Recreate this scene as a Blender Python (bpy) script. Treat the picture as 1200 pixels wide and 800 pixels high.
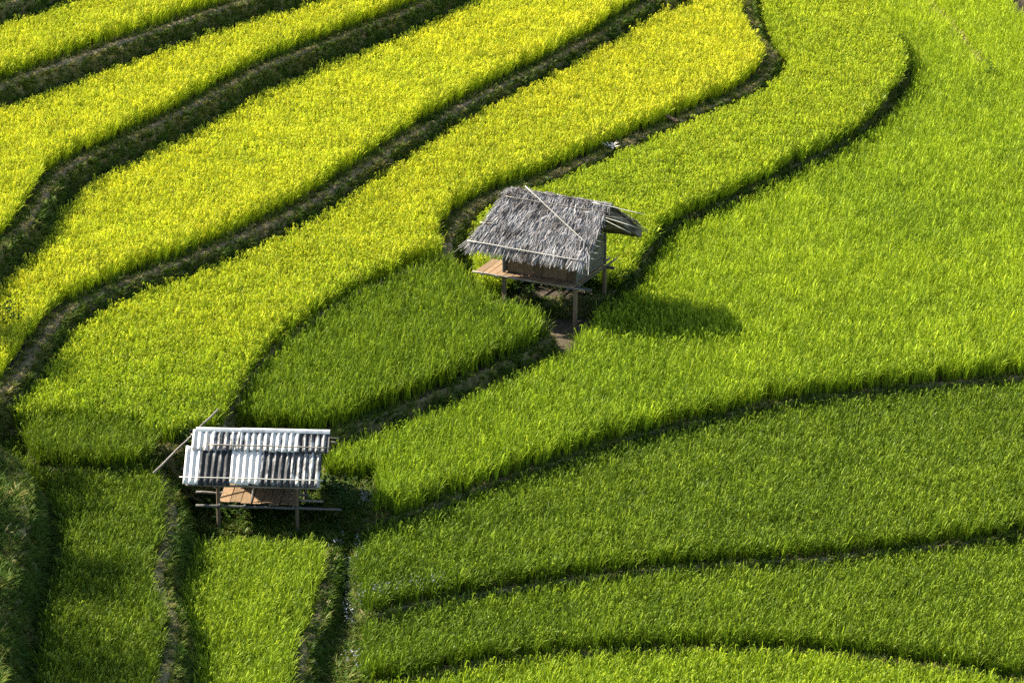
import bpy, math, random
import numpy as np
from mathutils import Vector, Matrix, noise, geometry

random.seed(7)
rng = np.random.default_rng(11)
for o in list(bpy.data.objects):
    bpy.data.objects.remove(o)
scene = bpy.context.scene
COL = scene.collection
R = math.radians

# ------------------------------------------------------------------ camera
PITCH = R(21.0)
FPX = 4000.0                      # focal length in photo pixels (1200 wide)
DIST = 105.0
TARGET = Vector((0, 0, 2.5))
FWD = Vector((0, math.cos(PITCH), -math.sin(PITCH)))
UPV = Vector((0, math.sin(PITCH), math.cos(PITCH)))
CAM = TARGET - FWD * DIST
cd = bpy.data.cameras.new('camera')
cd.sensor_width = 36.0
cd.lens = 36.0 * FPX / 1200.0
cd.clip_start = 1.0
cd.clip_end = 5000.0
camera = bpy.data.objects.new('camera', cd)
COL.objects.link(camera)
camera.location = CAM
camera.rotation_euler = (math.pi / 2 - PITCH, 0, 0)
scene.camera = camera

# ------------------------------------------------------------------ sky, sun, exposure
SUN_ELEV, SUN_BACK = R(37.0), R(27.0)      # low sun from the left, a little behind the slope
TO_SUN = Vector((-math.cos(SUN_BACK) * math.cos(SUN_ELEV), math.sin(SUN_BACK) * math.cos(SUN_ELEV), math.sin(SUN_ELEV)))
world = bpy.data.worlds.new('World')
scene.world = world
world.use_nodes = True
wn = world.node_tree.nodes
sky = wn.new('ShaderNodeTexSky')
sky.sky_type = 'NISHITA'
sky.sun_disc = False
sky.sun_elevation = SUN_ELEV
sky.sun_rotation = math.atan2(TO_SUN.x, TO_SUN.y)
world.node_tree.links.new(sky.outputs[0], wn['Background'].inputs[0])
wn['Background'].inputs[1].default_value = 0.07
sl = bpy.data.lights.new('sun', 'SUN')
sl.energy = 5.0
sl.angle = R(0.8)
sl.color = (1.0, 0.94, 0.82)
sun = bpy.data.objects.new('sun', sl)
COL.objects.link(sun)
sun.location = (-30, 20, 40)
sun.rotation_euler = TO_SUN.to_track_quat('Z', 'Y').to_euler()
vs = scene.view_settings
vs.view_transform = 'Standard'
vs.look = 'None'
vs.exposure = 1.8
vs.gamma = 1.0
vs.use_curve_mapping = False
scene.cycles.max_bounces = 5
scene.cycles.diffuse_bounces = 2
scene.cycles.transmission_bounces = 4
scene.cycles.use_denoising = False

# ------------------------------------------------------------------ helpers
def ray(px, py):
    return FWD * FPX + Vector((1, 0, 0)) * (px - 600.0) - UPV * (py - 400.0)

def unproj(px, py, z):
    d = ray(px, py)
    t = (z - CAM.z) / d.z
    p = CAM + d * t
    return np.array([p.x, p.y])

def at(px, py, z):
    p = unproj(px, py, z)
    return Vector((p[0], p[1], z))

def project(pts):
    d = pts - np.array(CAM)
    f = d @ np.array(FWD)
    return 600 + FPX * d[:, 0] / f, 400 - FPX * (d @ np.array(UPV)) / f

def tag(o, label=None, category=None, group=None, kind=None):
    if label: o['label'] = label
    if category: o['category'] = category
    if group: o['group'] = group
    if kind: o['kind'] = kind
    return o

def smoothstep(a, b, x):
    t = np.clip((x - a) / (b - a), 0, 1)
    return t * t * (3 - 2 * t)

def fbm(x, y, s, seed=0.0, oct=3):
    return noise.fractal(Vector((x * s + seed, y * s - seed, seed * 0.37)), 1.0, 2.0, oct)

class MB:
    """collects faces for one mesh"""
    def __init__(self):
        self.v = []; self.f = []; self.m = []
    def add(self, verts, faces, mi=0):
        b = len(self.v)
        self.v += [tuple(p) for p in verts]
        self.f += [tuple(b + i for i in q) for q in faces]
        self.m += [mi] * len(faces)
    def box(self, c, size, rot=None, jit=0.0, cham=0.006):
        """a sawn plank: long box with chamfered edges and slightly uneven corners"""
        hx, hy, hz = [s / 2 for s in size]
        k = min(cham, hx * .4, hy * .4, hz * .4)
        vs_, idx = [], {}
        for sx in (-1, 1):
            for sy in (-1, 1):
                for sz in (-1, 1):
                    j = Vector([random.uniform(-jit, jit) for _ in range(3)])
                    for a in range(3):
                        p = Vector((sx * hx, sy * hy, sz * hz))
                        for q, s in ((0, sx), (1, sy), (2, sz)):
                            if q != a: p[q] -= s * k
                        p += j
                        if rot is not None: p = rot @ p
                        idx[(sx, sy, sz, a)] = len(vs_)
                        vs_.append(Vector(c) + p)
        fs = []
        for a in range(3):
            b_, c_ = (a + 1) % 3, (a + 2) % 3
            for s in (-1, 1):
                def key(t, u, aa=a):
                    k3 = [0, 0, 0]; k3[a] = s; k3[b_] = t; k3[c_] = u
                    return tuple(k3)
                ring = [key(-1, -1), key(1, -1), key(1, 1), key(-1, 1)]
                if s < 0: ring.reverse()
                fs.append([idx[r + (a,)] for r in ring])
        for a in range(3):                      # edge chamfers along axis a
            b_, c_ = (a + 1) % 3, (a + 2) % 3
            for t in (-1, 1):
                for u in (-1, 1):
                    k1 = [0, 0, 0]; k1[a] = -1; k1[b_] = t; k1[c_] = u
                    k2 = list(k1); k2[a] = 1
                    q = [idx[tuple(k1) + (b_,)], idx[tuple(k2) + (b_,)], idx[tuple(k2) + (c_,)], idx[tuple(k1) + (c_,)]]
                    if t * u < 0: q.reverse()
                    fs.append(q)
        for sx in (-1, 1):
            for sy in (-1, 1):
                for sz in (-1, 1):
                    q = [idx[(sx, sy, sz, a)] for a in range(3)]
                    if sx * sy * sz < 0: q.reverse()
                    fs.append(q)
        self.add(vs_, fs)
    def tube(self, pts, radii, n=7, knobs=0.0):
        pts = [Vector(p) for p in pts]
        if not isinstance(radii, (list, tuple)): radii = [radii] * len(pts)
        rings = []
        for i, p in enumerate(pts):
            d = (pts[min(i + 1, len(pts) - 1)] - pts[max(i - 1, 0)]).normalized()
            a = d.cross(Vector((0.13, 0.31, 0.94))).normalized()
            if a.length < .1: a = d.cross(Vector((1, 0, 0))).normalized()
            b = d.cross(a)
            rr = radii[i] * (1 + random.uniform(-knobs, knobs))
            rings.append([p + (a * math.cos(2 * math.pi * k / n) + b * math.sin(2 * math.pi * k / n)) * rr for k in range(n)])
        vs_ = [q for r in rings for q in r]
        fs = [(i * n + k, i * n + (k + 1) % n, (i + 1) * n + (k + 1) % n, (i + 1) * n + k) for i in range(len(pts) - 1) for k in range(n)]
        fs += [tuple(range(n))[::-1], tuple(range((len(pts) - 1) * n, len(pts) * n))]
        self.add(vs_, fs)
    def strip(self, pts, widths, side):
        """a leaf blade: a narrow ribbon ending in a point"""
        vs_, fs = [], []
        n = len(pts)
        for i in range(n - 1):
            vs_ += [pts[i] - side * widths[i], pts[i] + side * widths[i]]
        vs_.append(pts[-1])
        for i in range(n - 2):
            fs.append((2 * i, 2 * i + 1, 2 * i + 3, 2 * i + 2))
        fs.append((2 * (n - 2), 2 * (n - 2) + 1, 2 * (n - 1)))
        return vs_, fs
    def mesh(self, name, mats, smooth=False):
        me = bpy.data.meshes.new(name)
        me.from_pydata(self.v, [], self.f)
        for m in (mats if isinstance(mats, (list, tuple)) else [mats]): me.materials.append(m)
        if any(self.m): me.polygons.foreach_set('material_index', self.m)
        if smooth: me.polygons.foreach_set('use_smooth', [True] * len(self.f))
        me.update()
        return me
    def obj(self, name, mats, parent=None, smooth=False, link=True):
        o = bpy.data.objects.new(name, self.mesh(name, mats, smooth))
        if link: COL.objects.link(o)
        if parent is not None: o.parent = parent
        return o

def empty(name, loc, rz=0.0):
    o = bpy.data.objects.new(name, None)
    o.empty_display_size = 0.3
    COL.objects.link(o)
    o.location = loc
    o.rotation_euler = (0, 0, rz)
    return o

# ------------------------------------------------------------------ materials
def new_mat(name):
    m = bpy.data.materials.new(name)
    m.use_nodes = True
    m.node_tree.nodes.clear()
    return m, m.node_tree.nodes, m.node_tree.links

def node(ns, t, **kw):
    n = ns.new(t)
    for k, v in kw.items(): setattr(n, k, v)
    return n

def ramp(ns, stops):
    r = ns.new('ShaderNodeValToRGB')
    e = r.color_ramp.elements
    while len(e) < len(stops): e.new(0.5)
    for q, (p, c) in zip(e, stops):
        q.position = p
        q.color = (*c, 1)
    return r

def leaf_mat(name, stops, attr='ripe', trans=0.35, gloss=0.05, rough=0.45):
    """blades coloured by a per-plant attribute; light passes through them"""
    m, ns, ln = new_mat(name)
    out = node(ns, 'ShaderNodeOutputMaterial')
    a = node(ns, 'ShaderNodeAttribute', attribute_type='INSTANCER', attribute_name=attr)
    b = node(ns, 'ShaderNodeAttribute', attribute_type='INSTANCER', attribute_name='val')
    c = node(ns, 'ShaderNodeAttribute', attribute_name='blade')
    ad = node(ns, 'ShaderNodeMath', operation='MULTIPLY_ADD')
    ln.new(c.outputs['Fac'], ad.inputs[0]); ad.inputs[1].default_value = 0.38
    ln.new(a.outputs['Fac'], ad.inputs[2])
    r = ramp(ns, stops)
    ln.new(ad.outputs[0], r.inputs[0])
    hs = node(ns, 'ShaderNodeHueSaturation')
    ln.new(r.outputs[0], hs.inputs['Color']); ln.new(b.outputs['Fac'], hs.inputs['Value'])
    d = node(ns, 'ShaderNodeBsdfDiffuse'); t = node(ns, 'ShaderNodeBsdfTranslucent'); g = node(ns, 'ShaderNodeBsdfGlossy')
    g.inputs['Roughness'].default_value = rough
    ln.new(hs.outputs[0], d.inputs[0]); ln.new(hs.outputs[0], t.inputs[0])
    m1 = node(ns, 'ShaderNodeMixShader'); m1.inputs[0].default_value = trans
    m2 = node(ns, 'ShaderNodeMixShader'); m2.inputs[0].default_value = gloss
    ln.new(d.outputs[0], m1.inputs[1]); ln.new(t.outputs[0], m1.inputs[2])
    ln.new(m1.outputs[0], m2.inputs[1]); ln.new(g.outputs[0], m2.inputs[2])
    ln.new(m2.outputs[0], out.inputs[0])
    return m

def rough_mat(name, stops, scale=6.0, stretch=(1, 1, 1), detail=6.0, rough=0.9, bump=0.3, bscale=None, coord='Object', seed=0.0, dist=0.03):
    m, ns, ln = new_mat(name)
    out = node(ns, 'ShaderNodeOutputMaterial')
    p = node(ns, 'ShaderNodeBsdfPrincipled')
    p.inputs['Roughness'].default_value = rough
    p.inputs['Specular IOR Level'].default_value = 0.2
    tc = node(ns, 'ShaderNodeTexCoord')
    oi = node(ns, 'ShaderNodeObjectInfo')
    mp = node(ns, 'ShaderNodeMapping'); mp.inputs['Scale'].default_value = stretch
    va = node(ns, 'ShaderNodeVectorMath', operation='MULTIPLY_ADD')
    va.inputs[1].default_value = (17.0, 9.0, 23.0)
    ln.new(oi.outputs['Random'], va.inputs[0]); ln.new(tc.outputs[coord], va.inputs[2])
    ln.new(va.outputs[0], mp.inputs[0])
    nz = node(ns, 'ShaderNodeTexNoise'); nz.inputs['Scale'].default_value = scale; nz.inputs['Detail'].default_value = detail
    nz.inputs['Roughness'].default_value = 0.65
    ln.new(mp.outputs[0], nz.inputs['Vector'])
    r = ramp(ns, stops); ln.new(nz.outputs[0], r.inputs[0])
    hs = node(ns, 'ShaderNodeHueSaturation')
    mr = node(ns, 'ShaderNodeMapRange'); mr.inputs[3].default_value = 0.78; mr.inputs[4].default_value = 1.2
    ln.new(oi.outputs['Random'], mr.inputs[0]); ln.new(mr.outputs[0], hs.inputs['Value'])
    ln.new(r.outputs[0], hs.inputs['Color']); ln.new(hs.outputs[0], p.inputs['Base Color'])
    n2 = node(ns, 'ShaderNodeTexNoise'); n2.inputs['Scale'].default_value = bscale or scale * 3; n2.inputs['Detail'].default_value = 4
    ln.new(mp.outputs[0], n2.inputs['Vector'])
    bp = node(ns, 'ShaderNodeBump'); bp.inputs['Strength'].default_value = bump; bp.inputs['Distance'].default_value = dist
    ln.new(n2.outputs[0], bp.inputs['Height']); ln.new(bp.outputs[0], p.inputs['Normal'])
    ln.new(p.outputs[0], out.inputs[0])
    return m

M_rice = leaf_mat('rice_leaf', [(0.0, (0.064, 0.112, 0.006)), (0.30, (0.160, 0.245, 0.011)), (0.55, (0.345, 0.445, 0.018)), (0.80, (0.58, 0.64, 0.022)), (1.0, (0.72, 0.66, 0.03))], trans=0.22, gloss=0.012, rough=.55)
M_grain = leaf_mat('rice_grain', [(0.0, (0.15, 0.25, 0.012)), (0.5, (0.43, 0.51, 0.022)), (1.0, (0.74, 0.66, 0.04))], trans=0.15, gloss=0.03)
M_grass = leaf_mat('bank_grass', [(0.0, (0.037, 0.090, 0.007)), (0.45, (0.090, 0.134, 0.012)), (0.7, (0.196, 0.180, 0.037)), (1.0, (0.510, 0.406, 0.180))], trans=0.2, gloss=0.01)
M_weed = leaf_mat('weed_leaf', [(0.0, (0.018, 0.040, 0.004)), (0.5, (0.035, 0.070, 0.006)), (1.0, (0.08, 0.12, 0.012))], trans=0.2, gloss=0.015, rough=0.5)
M_petal = leaf_mat('wild_flower', [(0.0, (0.32, 0.32, 0.40)), (1.0, (0.50, 0.50, 0.54))], trans=0.3, gloss=0.02)
M_soil = rough_mat('paddy_soil', [(0.25, (0.035, 0.026, 0.016)), (0.6, (0.075, 0.055, 0.034)), (0.85, (0.11, 0.085, 0.05))], scale=2.2, bump=0.6, bscale=14, dist=0.05)
M_bank = rough_mat('bank_earth', [(0.25, (0.075, 0.075, 0.029)), (0.5, (0.156, 0.135, 0.058)), (0.72, (0.289, 0.218, 0.116)), (0.9, (0.415, 0.310, 0.187))], scale=2.6, bump=0.8, bscale=11, dist=0.08)
M_path = rough_mat('bund_path', [(0.25, (0.111, 0.078, 0.039)), (0.5, (0.247, 0.176, 0.094)), (0.8, (0.403, 0.299, 0.169))], scale=3.0, bump=0.8, bscale=14, dist=0.06)
M_yard = rough_mat('trodden_earth', [(0.25, (0.045, 0.036, 0.018)), (0.6, (0.085, 0.066, 0.036)), (0.85, (0.15, 0.115, 0.065))], scale=4.0, bump=0.8, bscale=18, dist=0.05)

# ------------------------------------------------------------------ terraces
# Each terrace is a flat slab: a lip (its open front edge, traced as a contour on its own level) and closing points.
def catmull(P, step):
    P = np.asarray(P, float)
    Q = np.vstack([2 * P[0] - P[1], P, 2 * P[-1] - P[-2]])
    out = []
    for i in range(1, len(Q) - 2):
        n = max(2, int(np.linalg.norm(Q[i + 1] - Q[i]) / step))
        for k in range(n):
            t = k / n
            out.append(0.5 * (2 * Q[i] + (Q[i + 1] - Q[i - 1]) * t + (2 * Q[i - 1] - 5 * Q[i] + 4 * Q[i + 1] - Q[i + 2]) * t * t + (3 * Q[i] - 3 * Q[i - 1] + Q[i + 2] - Q[i + 1] * 1 - 0 * Q[i - 1] + 0) * 0 + (-Q[i - 1] + 3 * Q[i] - 3 * Q[i + 1] + Q[i + 2]) * t ** 3))
    out.append(Q[-2])
    return np.array(out)

def inside(poly, X, Y):
    x0, y0 = poly[:, 0], poly[:, 1]
    x1, y1 = np.roll(x0, -1), np.roll(y0, -1)
    c = np.zeros(X.shape, bool)
    for a, b, d, e in zip(x0, y0, x1, y1):
        if b == e: continue
        c ^= ((b > Y) != (e > Y)) & (X < (d - a) * (Y - b) / (e - b) + a)
    return c

def dist_line(L, X, Y, chunk=20000):
    out = np.empty(X.shape)
    A, B = L[:-1], L[1:]
    D = B - A
    dd = (D ** 2).sum(1) + 1e-12
    for s in range(0, len(X), chunk):
        px, py = X[s:s + chunk, None] - A[None, :, 0], Y[s:s + chunk, None] - A[None, :, 1]
        t = np.clip((px * D[:, 0] + py * D[:, 1]) / dd, 0, 1)
        out[s:s + chunk] = np.sqrt(((px - t * D[:, 0]) ** 2 + (py - t * D[:, 1]) ** 2).min(1))
    return out

# key: z, lip pixels, closing pixels, style, label words
ZS = dict(F1=0.42, F2=0.90, F3=1.41, FA=0.95, FL=2.02, FB=2.47, F4=2.06, F5=2.08, F6=2.56, F7=3.45, F8=4.6, F9=5.75, F10=6.8, HL=3.3)
SL = {}
def slab(key, lip, close, style):
    z = ZS[key]
    L = catmull([unproj(x, y, z) for x, y in lip], 0.22)
    sd = len(SL) * 3.7
    wob = np.array([[noise.noise((i * .13, sd, 0)) * .07 + noise.noise((i * .5, sd, 9)) * .03,
                     noise.noise((i * .13, sd, 5)) * .10 + noise.noise((i * .5, sd, 2)) * .04] for i in range(len(L))])
    L = L + wob
    P = np.vstack([L, [unproj(x, y, z) for x, y in close]])
    area = 0.5 * np.sum(P[:, 0] * np.roll(P[:, 1], -1) - np.roll(P[:, 0], -1) * P[:, 1])
    if area < 0:
        L = L[::-1]; P = P[::-1]
    SL[key] = dict(z=z, lip=L, poly=P, style=style, area=abs(area))

slab('F1', [(300, 900), (380, 830), (425, 806), (445, 802), (470, 801), (520, 790), (580, 779), (660, 770), (760, 765), (880, 764), (980, 769), (1080, 781), (1200, 801), (1320, 820), (1450, 850)],
     [(1450, -250), (500, -250), (300, 560)], 'rice')
slab('F2', [(418, 640), (417, 680), (424, 718), (436, 723), (470, 714), (520, 704), (580, 694), (660, 682), (760, 671), (860, 663), (960, 656), (1050, 647), (1130, 638), (1200, 630), (1320, 616), (1450, 600)],
     [(1450, -250), (500, -250), (440, 580)], 'rice')
slab('F3', [(384, 470), (382, 515), (378, 550), (378, 580), (392, 598), (420, 606), (452, 607), (485, 602), (520, 590), (580, 568), (650, 543), (740, 514), (830, 492), (920, 474), (1000, 463), (1100, 452), (1200, 443), (1320, 432), (1450, 420)],
     [(1450, -250), (384, -250)], 'rice')
slab('FA', [(412, 612), (402, 630), (393, 655), (389, 690), (374, 738), (362, 765), (358, 800), (352, 860), (350, 960)],
     [(60, 960), (60, 480), (412, 480)], 'bund')
slab('FL', [(178, 500), (188, 540), (200, 575), (207, 608), (197, 650), (191, 690), (206, 722), (208, 758), (197, 800), (188, 860), (184, 960)],
     [(-300, 960), (-300, 480)], 'bund')
slab('FB', [(28, 480), (33, 515), (40, 540), (60, 549), (100, 553), (150, 551), (178, 545), (184, 530), (180, 505)],
     [(180, 480)], 'rice')
slab('F4', [(600, 352), (690, 352), (735, 335), (754, 308), (782, 272), (850, 237), (930, 197), (1000, 162), (1040, 122), (1061, 82), (1046, 50), (1012, 15), (990, -20), (970, -80), (960, -250)],
     [(560, -250), (560, 352)], 'rice')
slab('F5', [(262, 512), (330, 514), (386, 510), (450, 487), (520, 460), (580, 433), (640, 404), (646, 395), (630, 385), (592, 374), (562, 352), (535, 325), (515, 300)],
     [(420, 300), (250, 400)], 'rice5')
slab('F6', [(-300, 500), (-100, 505), (0, 508), (35, 506), (60, 504), (120, 505), (165, 512), (182, 527), (230, 525), (262, 508), (272, 485), (302, 434), (342, 397), (420, 344), (500, 312), (528, 296), (536, 270), (560, 246), (600, 226), (650, 209), (740, 170), (800, 144), (870, 113), (903, 88), (908, 70), (892, 48), (882, 20), (880, -20), (884, -80), (900, -250)],
     [(-300, -250)], 'bund')
slab('F7', [(-300, 560), (-60, 500), (0, 465), (30, 440), (56, 400), (86, 367), (150, 334), (230, 305), (300, 275), (370, 240), (420, 207), (480, 166), (560, 119), (650, 74), (720, 34), (770, 2), (820, -30), (1000, -250)],
     [(-300, -250)], 'bund')
slab('F8', [(-300, 420), (-60, 345), (0, 298), (38, 262), (66, 216), (92, 194), (150, 167), (230, 127), (310, 83), (400, 47), (480, 16), (540, -14), (700, -100), (900, -250)],
     [(-300, -250)], 'bund')
slab('F9', [(-300, 205), (-80, 130), (0, 104), (80, 76), (150, 51), (220, 27), (300, 0), (400, -40), (700, -250)],
     [(-300, -250)], 'bund')
slab('F10', [(-300, 80), (-80, 30), (0, 10), (50, -6), (150, -50), (500, -250)],
     [(-300, -250)], 'bund')
slab('HL', [(-250, 525), (-60, 520), (-18, 524), (10, 538), (27, 564), (31, 600), (19, 650), (4, 710), (0, 780), (-6, 860), (-10, 960)],
     [(-300, 960)], 'bund')

def ground_z(X, Y, skip=()):
    X = np.atleast_1d(np.asarray(X, float)); Y = np.atleast_1d(np.asarray(Y, float))
    z = np.zeros(X.shape)
    for k, s in SL.items():
        if k in skip: continue
        z = np.where(inside(s['poly'], X, Y), np.maximum(z, s['z']), z)
    return z

LABEL = dict(F1='soil of the low rice terrace below the lilac flowers', F2='soil of the dark green rice terrace', F3='soil of the broad terrace in front of the thatched hut',
             FA='soil under the sheet-roofed shelter', FL='soil of the shaded terrace beside the weedy bank', FB='soil of the small raised plot above the shaded terrace',
             F4='soil of the terrace behind the thatched hut', F5='soil of the small green plot beside the thatched hut', F6='soil of the long yellowing terrace',
             F7='soil of the golden terrace above the long bank', F8='soil of the golden terrace between two tall banks', F9='soil of the golden terrace near the top bank', F10='soil of the topmost terrace', HL='soil on top of the weedy bank')

# base sheet, far larger than the view
m = MB(); m.add([(-900, -60, 0), (900, -60, 0), (900, 1600, 0), (-900, 1600, 0), (-900, -400, -60), (900, -400, -60)], [(0, 1, 2, 3), (4, 5, 1, 0)])
tag(m.obj('ground', M_soil), 'dark valley soil under the lowest rice terrace', 'ground', kind='structure')
for k, s in SL.items():
    P = [Vector((x, y, s['z'])) for x, y in s['poly']]
    tris = geometry.tessellate_polygon([P])
    mb = MB(); mb.add(P, [tuple(t) for t in tris])
    o = mb.obj('paddy_field', M_soil)
    me = o.data
    if sum(p.normal.z for p in me.polygons) < 0: me.flip_normals()
    tag(o, LABEL[k], 'terrace', kind='structure')

# ------------------------------------------------------------------ banks along the lips
TUFTS = []      # (x, y, z, nx, ny, steep, key, up) spots for bank vegetation
def bank(key, label):
    s = SL[key]; L = s['lip']; z = s['z']; n = len(L)
    T = np.gradient(L, axis=0); T /= np.linalg.norm(T, axis=1)[:, None] + 1e-9
    N = np.stack([T[:, 1], -T[:, 0]], 1)
    ker = np.ones(7) / 7
    N = np.stack([np.convolve(np.pad(N[:, i], 3, mode='edge'), ker, 'valid') for i in (0, 1)], 1)
    N /= np.linalg.norm(N, axis=1)[:, None] + 1e-9
    probe = L + N * 0.75
    lo = ground_z(probe[:, 0], probe[:, 1], skip=(key,))
    lo = np.convolve(np.pad(lo, 4, mode='edge'), np.ones(9) / 9, 'valid')
    bund = s['style'] == 'bund'
    px, py = project(np.column_stack([L, np.full(n, z)]))
    rows = []
    for i in range(n):
        h = z - lo[i]
        if h < 0.02: h = 0.02
        w = (0.14 + 0.30 * h * (1.3 if key == 'HL' else 1.0)) if bund else (.06 + .14 * h)
        b = 0.10 if bund else 0.045
        if key == 'F6' and 262 < px[i] < 530 and py[i] > 290: b = 0.03
        if key == 'F6' and px[i] < 190 and py[i] > 480: b = 0.02
        prof = [(-0.62 if bund else -0.30, -0.03), (-0.46 if bund else -0.2, b * .45), (-0.30 if bund else -0.12, b), (-0.14 if bund else -0.05, b * 1.15), (0.0, b * .8),
                (0.22 * w, -0.14 * h), (0.45 * w, -0.36 * h), (0.66 * w, -0.60 * h), (0.85 * w, -0.82 * h), (1.0 * w, -0.97 * h), (1.25 * w + .05, -h - 0.02)]
        row = []
        for j, (d, dz) in enumerate(prof):
            amp = 0.0 if j in (0, len(prof) - 1) else (0.06 if j < 5 else 0.095)
            e = noise.noise((L[i, 0] * 1.7, L[i, 1] * 1.7, j * .8 + z)) * amp + noise.noise((L[i, 0] * 5, L[i, 1] * 5, j * 2.1 + z)) * amp * .6
            q = L[i] + N[i] * (d + e * (1 if j > 3 else .6))
            row.append((q[0], q[1], z + dz + e * (.3 if j > 4 else .9)))
        rows.append(row)
    vs_ = [p for r in rows for p in r]; k = len(rows[0])
    fs = [(i * k + j, i * k + j + 1, (i + 1) * k + j + 1, (i + 1) * k + j) for i in range(n - 1) for j in range(k - 1)]
    mb = MB(); mb.add(vs_, fs)
    mb.m = [1 if bund and key != 'HL' and j == 3 and key not in ('FL', 'FA') and not (key == 'F6' and px[i] < 185 and py[i] > 480) else 0 for i in range(n - 1) for j in range(k - 1)]
    o = mb.obj('terrace_bank', [M_bank, M_path], smooth=True)
    if sum(p.normal.z for p in o.data.polygons) < 0: o.data.flip_normals()
    tag(o, label, 'earth bank', kind='structure')
    # spots for tufts on top and face
    seg = np.linalg.norm(np.diff(L, axis=0), axis=1)
    A = np.array(rows)
    for i in range(n - 1):
        if not (-140 < px[i] < 1340 and -70 < py[i] < 900): continue
        h = max(z - lo[i], .02)
        dens = {'bund': 95, 'rice': 80, 'rice5': 60}[s['style']] * seg[i] * (0.7 + h)
        if key == 'F6' and 262 < px[i] < 530 and py[i] > 290: dens *= .2
        for _ in range(rng.poisson(dens)):
            t, u = rng.random(), rng.random() * (k - 3) + 1.0
            j = int(u); fu = u - j
            p = (A[i, j] * (1 - fu) + A[i, j + 1] * fu) * (1 - t) + (A[i + 1, j] * (1 - fu) + A[i + 1, j + 1] * fu) * t
            TUFTS.append((p[0], p[1], p[2] - .01, N[i, 0], N[i, 1], 1.0 if j >= 5 else 0.0, key, u))

BL = dict(F1='low earth bank under the curved front row of rice', F2='low bank with lilac flowers below the dark green rice', F3='long bank below the broad terrace of the thatched hut',
          FA='bank from the shelter plot down to the flower gully', FL='grassy bank between shaded terrace and shelter plot', FB='low step of the small raised plot',
          F4='dark bank curving down to the thatched hut', F5='bank and path below the plot beside the thatched hut', F6='grassy bund running behind the thatched hut, with dry wood on it',
          F7='long trodden bund winding between the golden and yellowing terraces', F8='tall grassy bank with a sharp bend', F9='tall straight grassy bank', F10='short stretch of the topmost bank', HL='steep weedy earth bank beside the shaded terrace')
for k in SL: bank(k, BL[k])

# ------------------------------------------------------------------ plants: prototypes (kept out of the scene) and scattering
def set_blade(me, vals):
    a = me.attributes.new('blade', 'FLOAT', 'POINT')
    a.data.foreach_set('value', np.asarray(vals, np.float32))

def rice_proto(i, ripe):
    r = random.Random(100 + i + 50 * ripe)
    mb = MB(); bl = []
    nb = 19
    for b in range(nb):
        az = r.uniform(0, 2 * math.pi)
        H = r.uniform(0.55, 0.92)
        lean = r.uniform(0.03, 0.48)
        out = Vector((math.cos(az), math.sin(az), 0))
        side = Vector((-math.sin(az + r.uniform(-.8, .8)), math.cos(az + r.uniform(-.8, .8)), 0))
        p0 = out * r.uniform(0, .05)
        pts = []
        droop = r.uniform(0.2, 1.0)
        for t in (0, .4, .72, .9, 1.0):
            hh = H * (t - 0.30 * droop * max(0, t - .55) ** 2 / .2)
            rr = lean * H * (t ** 1.6) * (1 + .5 * droop * max(0, t - .6))
            pts.append(p0 + out * rr + Vector((0, 0, hh)))
        w = r.uniform(.005, .0095)
        v, f = mb.strip(pts, [w * .8, w, w, w * .7], side)
        mb.add(v, f, 0)
        bl += [r.uniform(-.5, .5)] * len(v)
    for b in range(7 if ripe else 1):                   # panicles, bent over at the tip
        az = r.uniform(0, 2 * math.pi)
        out = Vector((math.cos(az), math.sin(az), 0)); side = Vector((-out.y, out.x, 0))
        H = r.uniform(.72, .88)
        p = [out * (.04 + .10 * t + (.10 * max(0, t - .6) / .4)) + Vector((0, 0, H * min(t, .8) / .8 + (0 if t < .8 else -.10 * (t - .8) / .2))) for t in (.62, .78, .9, 1.0)]
        v, f = mb.strip(p, [.006, .016, .014], side); mb.add(v, f, 1); bl += [r.uniform(-.4, .6)] * len(v)
        v, f = mb.strip(p, [.006, .013, .012], (side.cross(Vector((0, 0, 1))) * .6 + Vector((0, 0, .6))).normalized()); mb.add(v, f, 1); bl += [r.uniform(-.4, .6)] * len(v)
    o = mb.obj('rice_plant', [M_rice, M_grain], link=False)
    set_blade(o.data, bl)
    return o

def tuft_proto(i, n, hmin, hmax, spread, w, mat, curl=1.0):
    r = random.Random(300 + i)
    mb = MB(); bl = []
    for b in range(n):
        az = r.uniform(0, 2 * math.pi); out = Vector((math.cos(az), math.sin(az), 0))
        side = Vector((-out.y, out.x, 0))
        H = r.uniform(hmin, hmax); sp = spread * r.uniform(.3, 1.2)
        p0 = out * r.uniform(0, .06)
        pts = [p0 + out * (sp * H * t ** 1.5) + Vector((0, 0, H * (t - .45 * curl * t ** 3))) for t in (0, .45, .8, 1.0)]
        v, f = mb.strip(pts, [w, w, w * .7], side); mb.add(v, f)
        bl += [r.uniform(-.5, .5)] * len(v)
    o = mb.obj('grass_tuft', mat, link=False)
    set_blade(o.data, bl)
    return o

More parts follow.
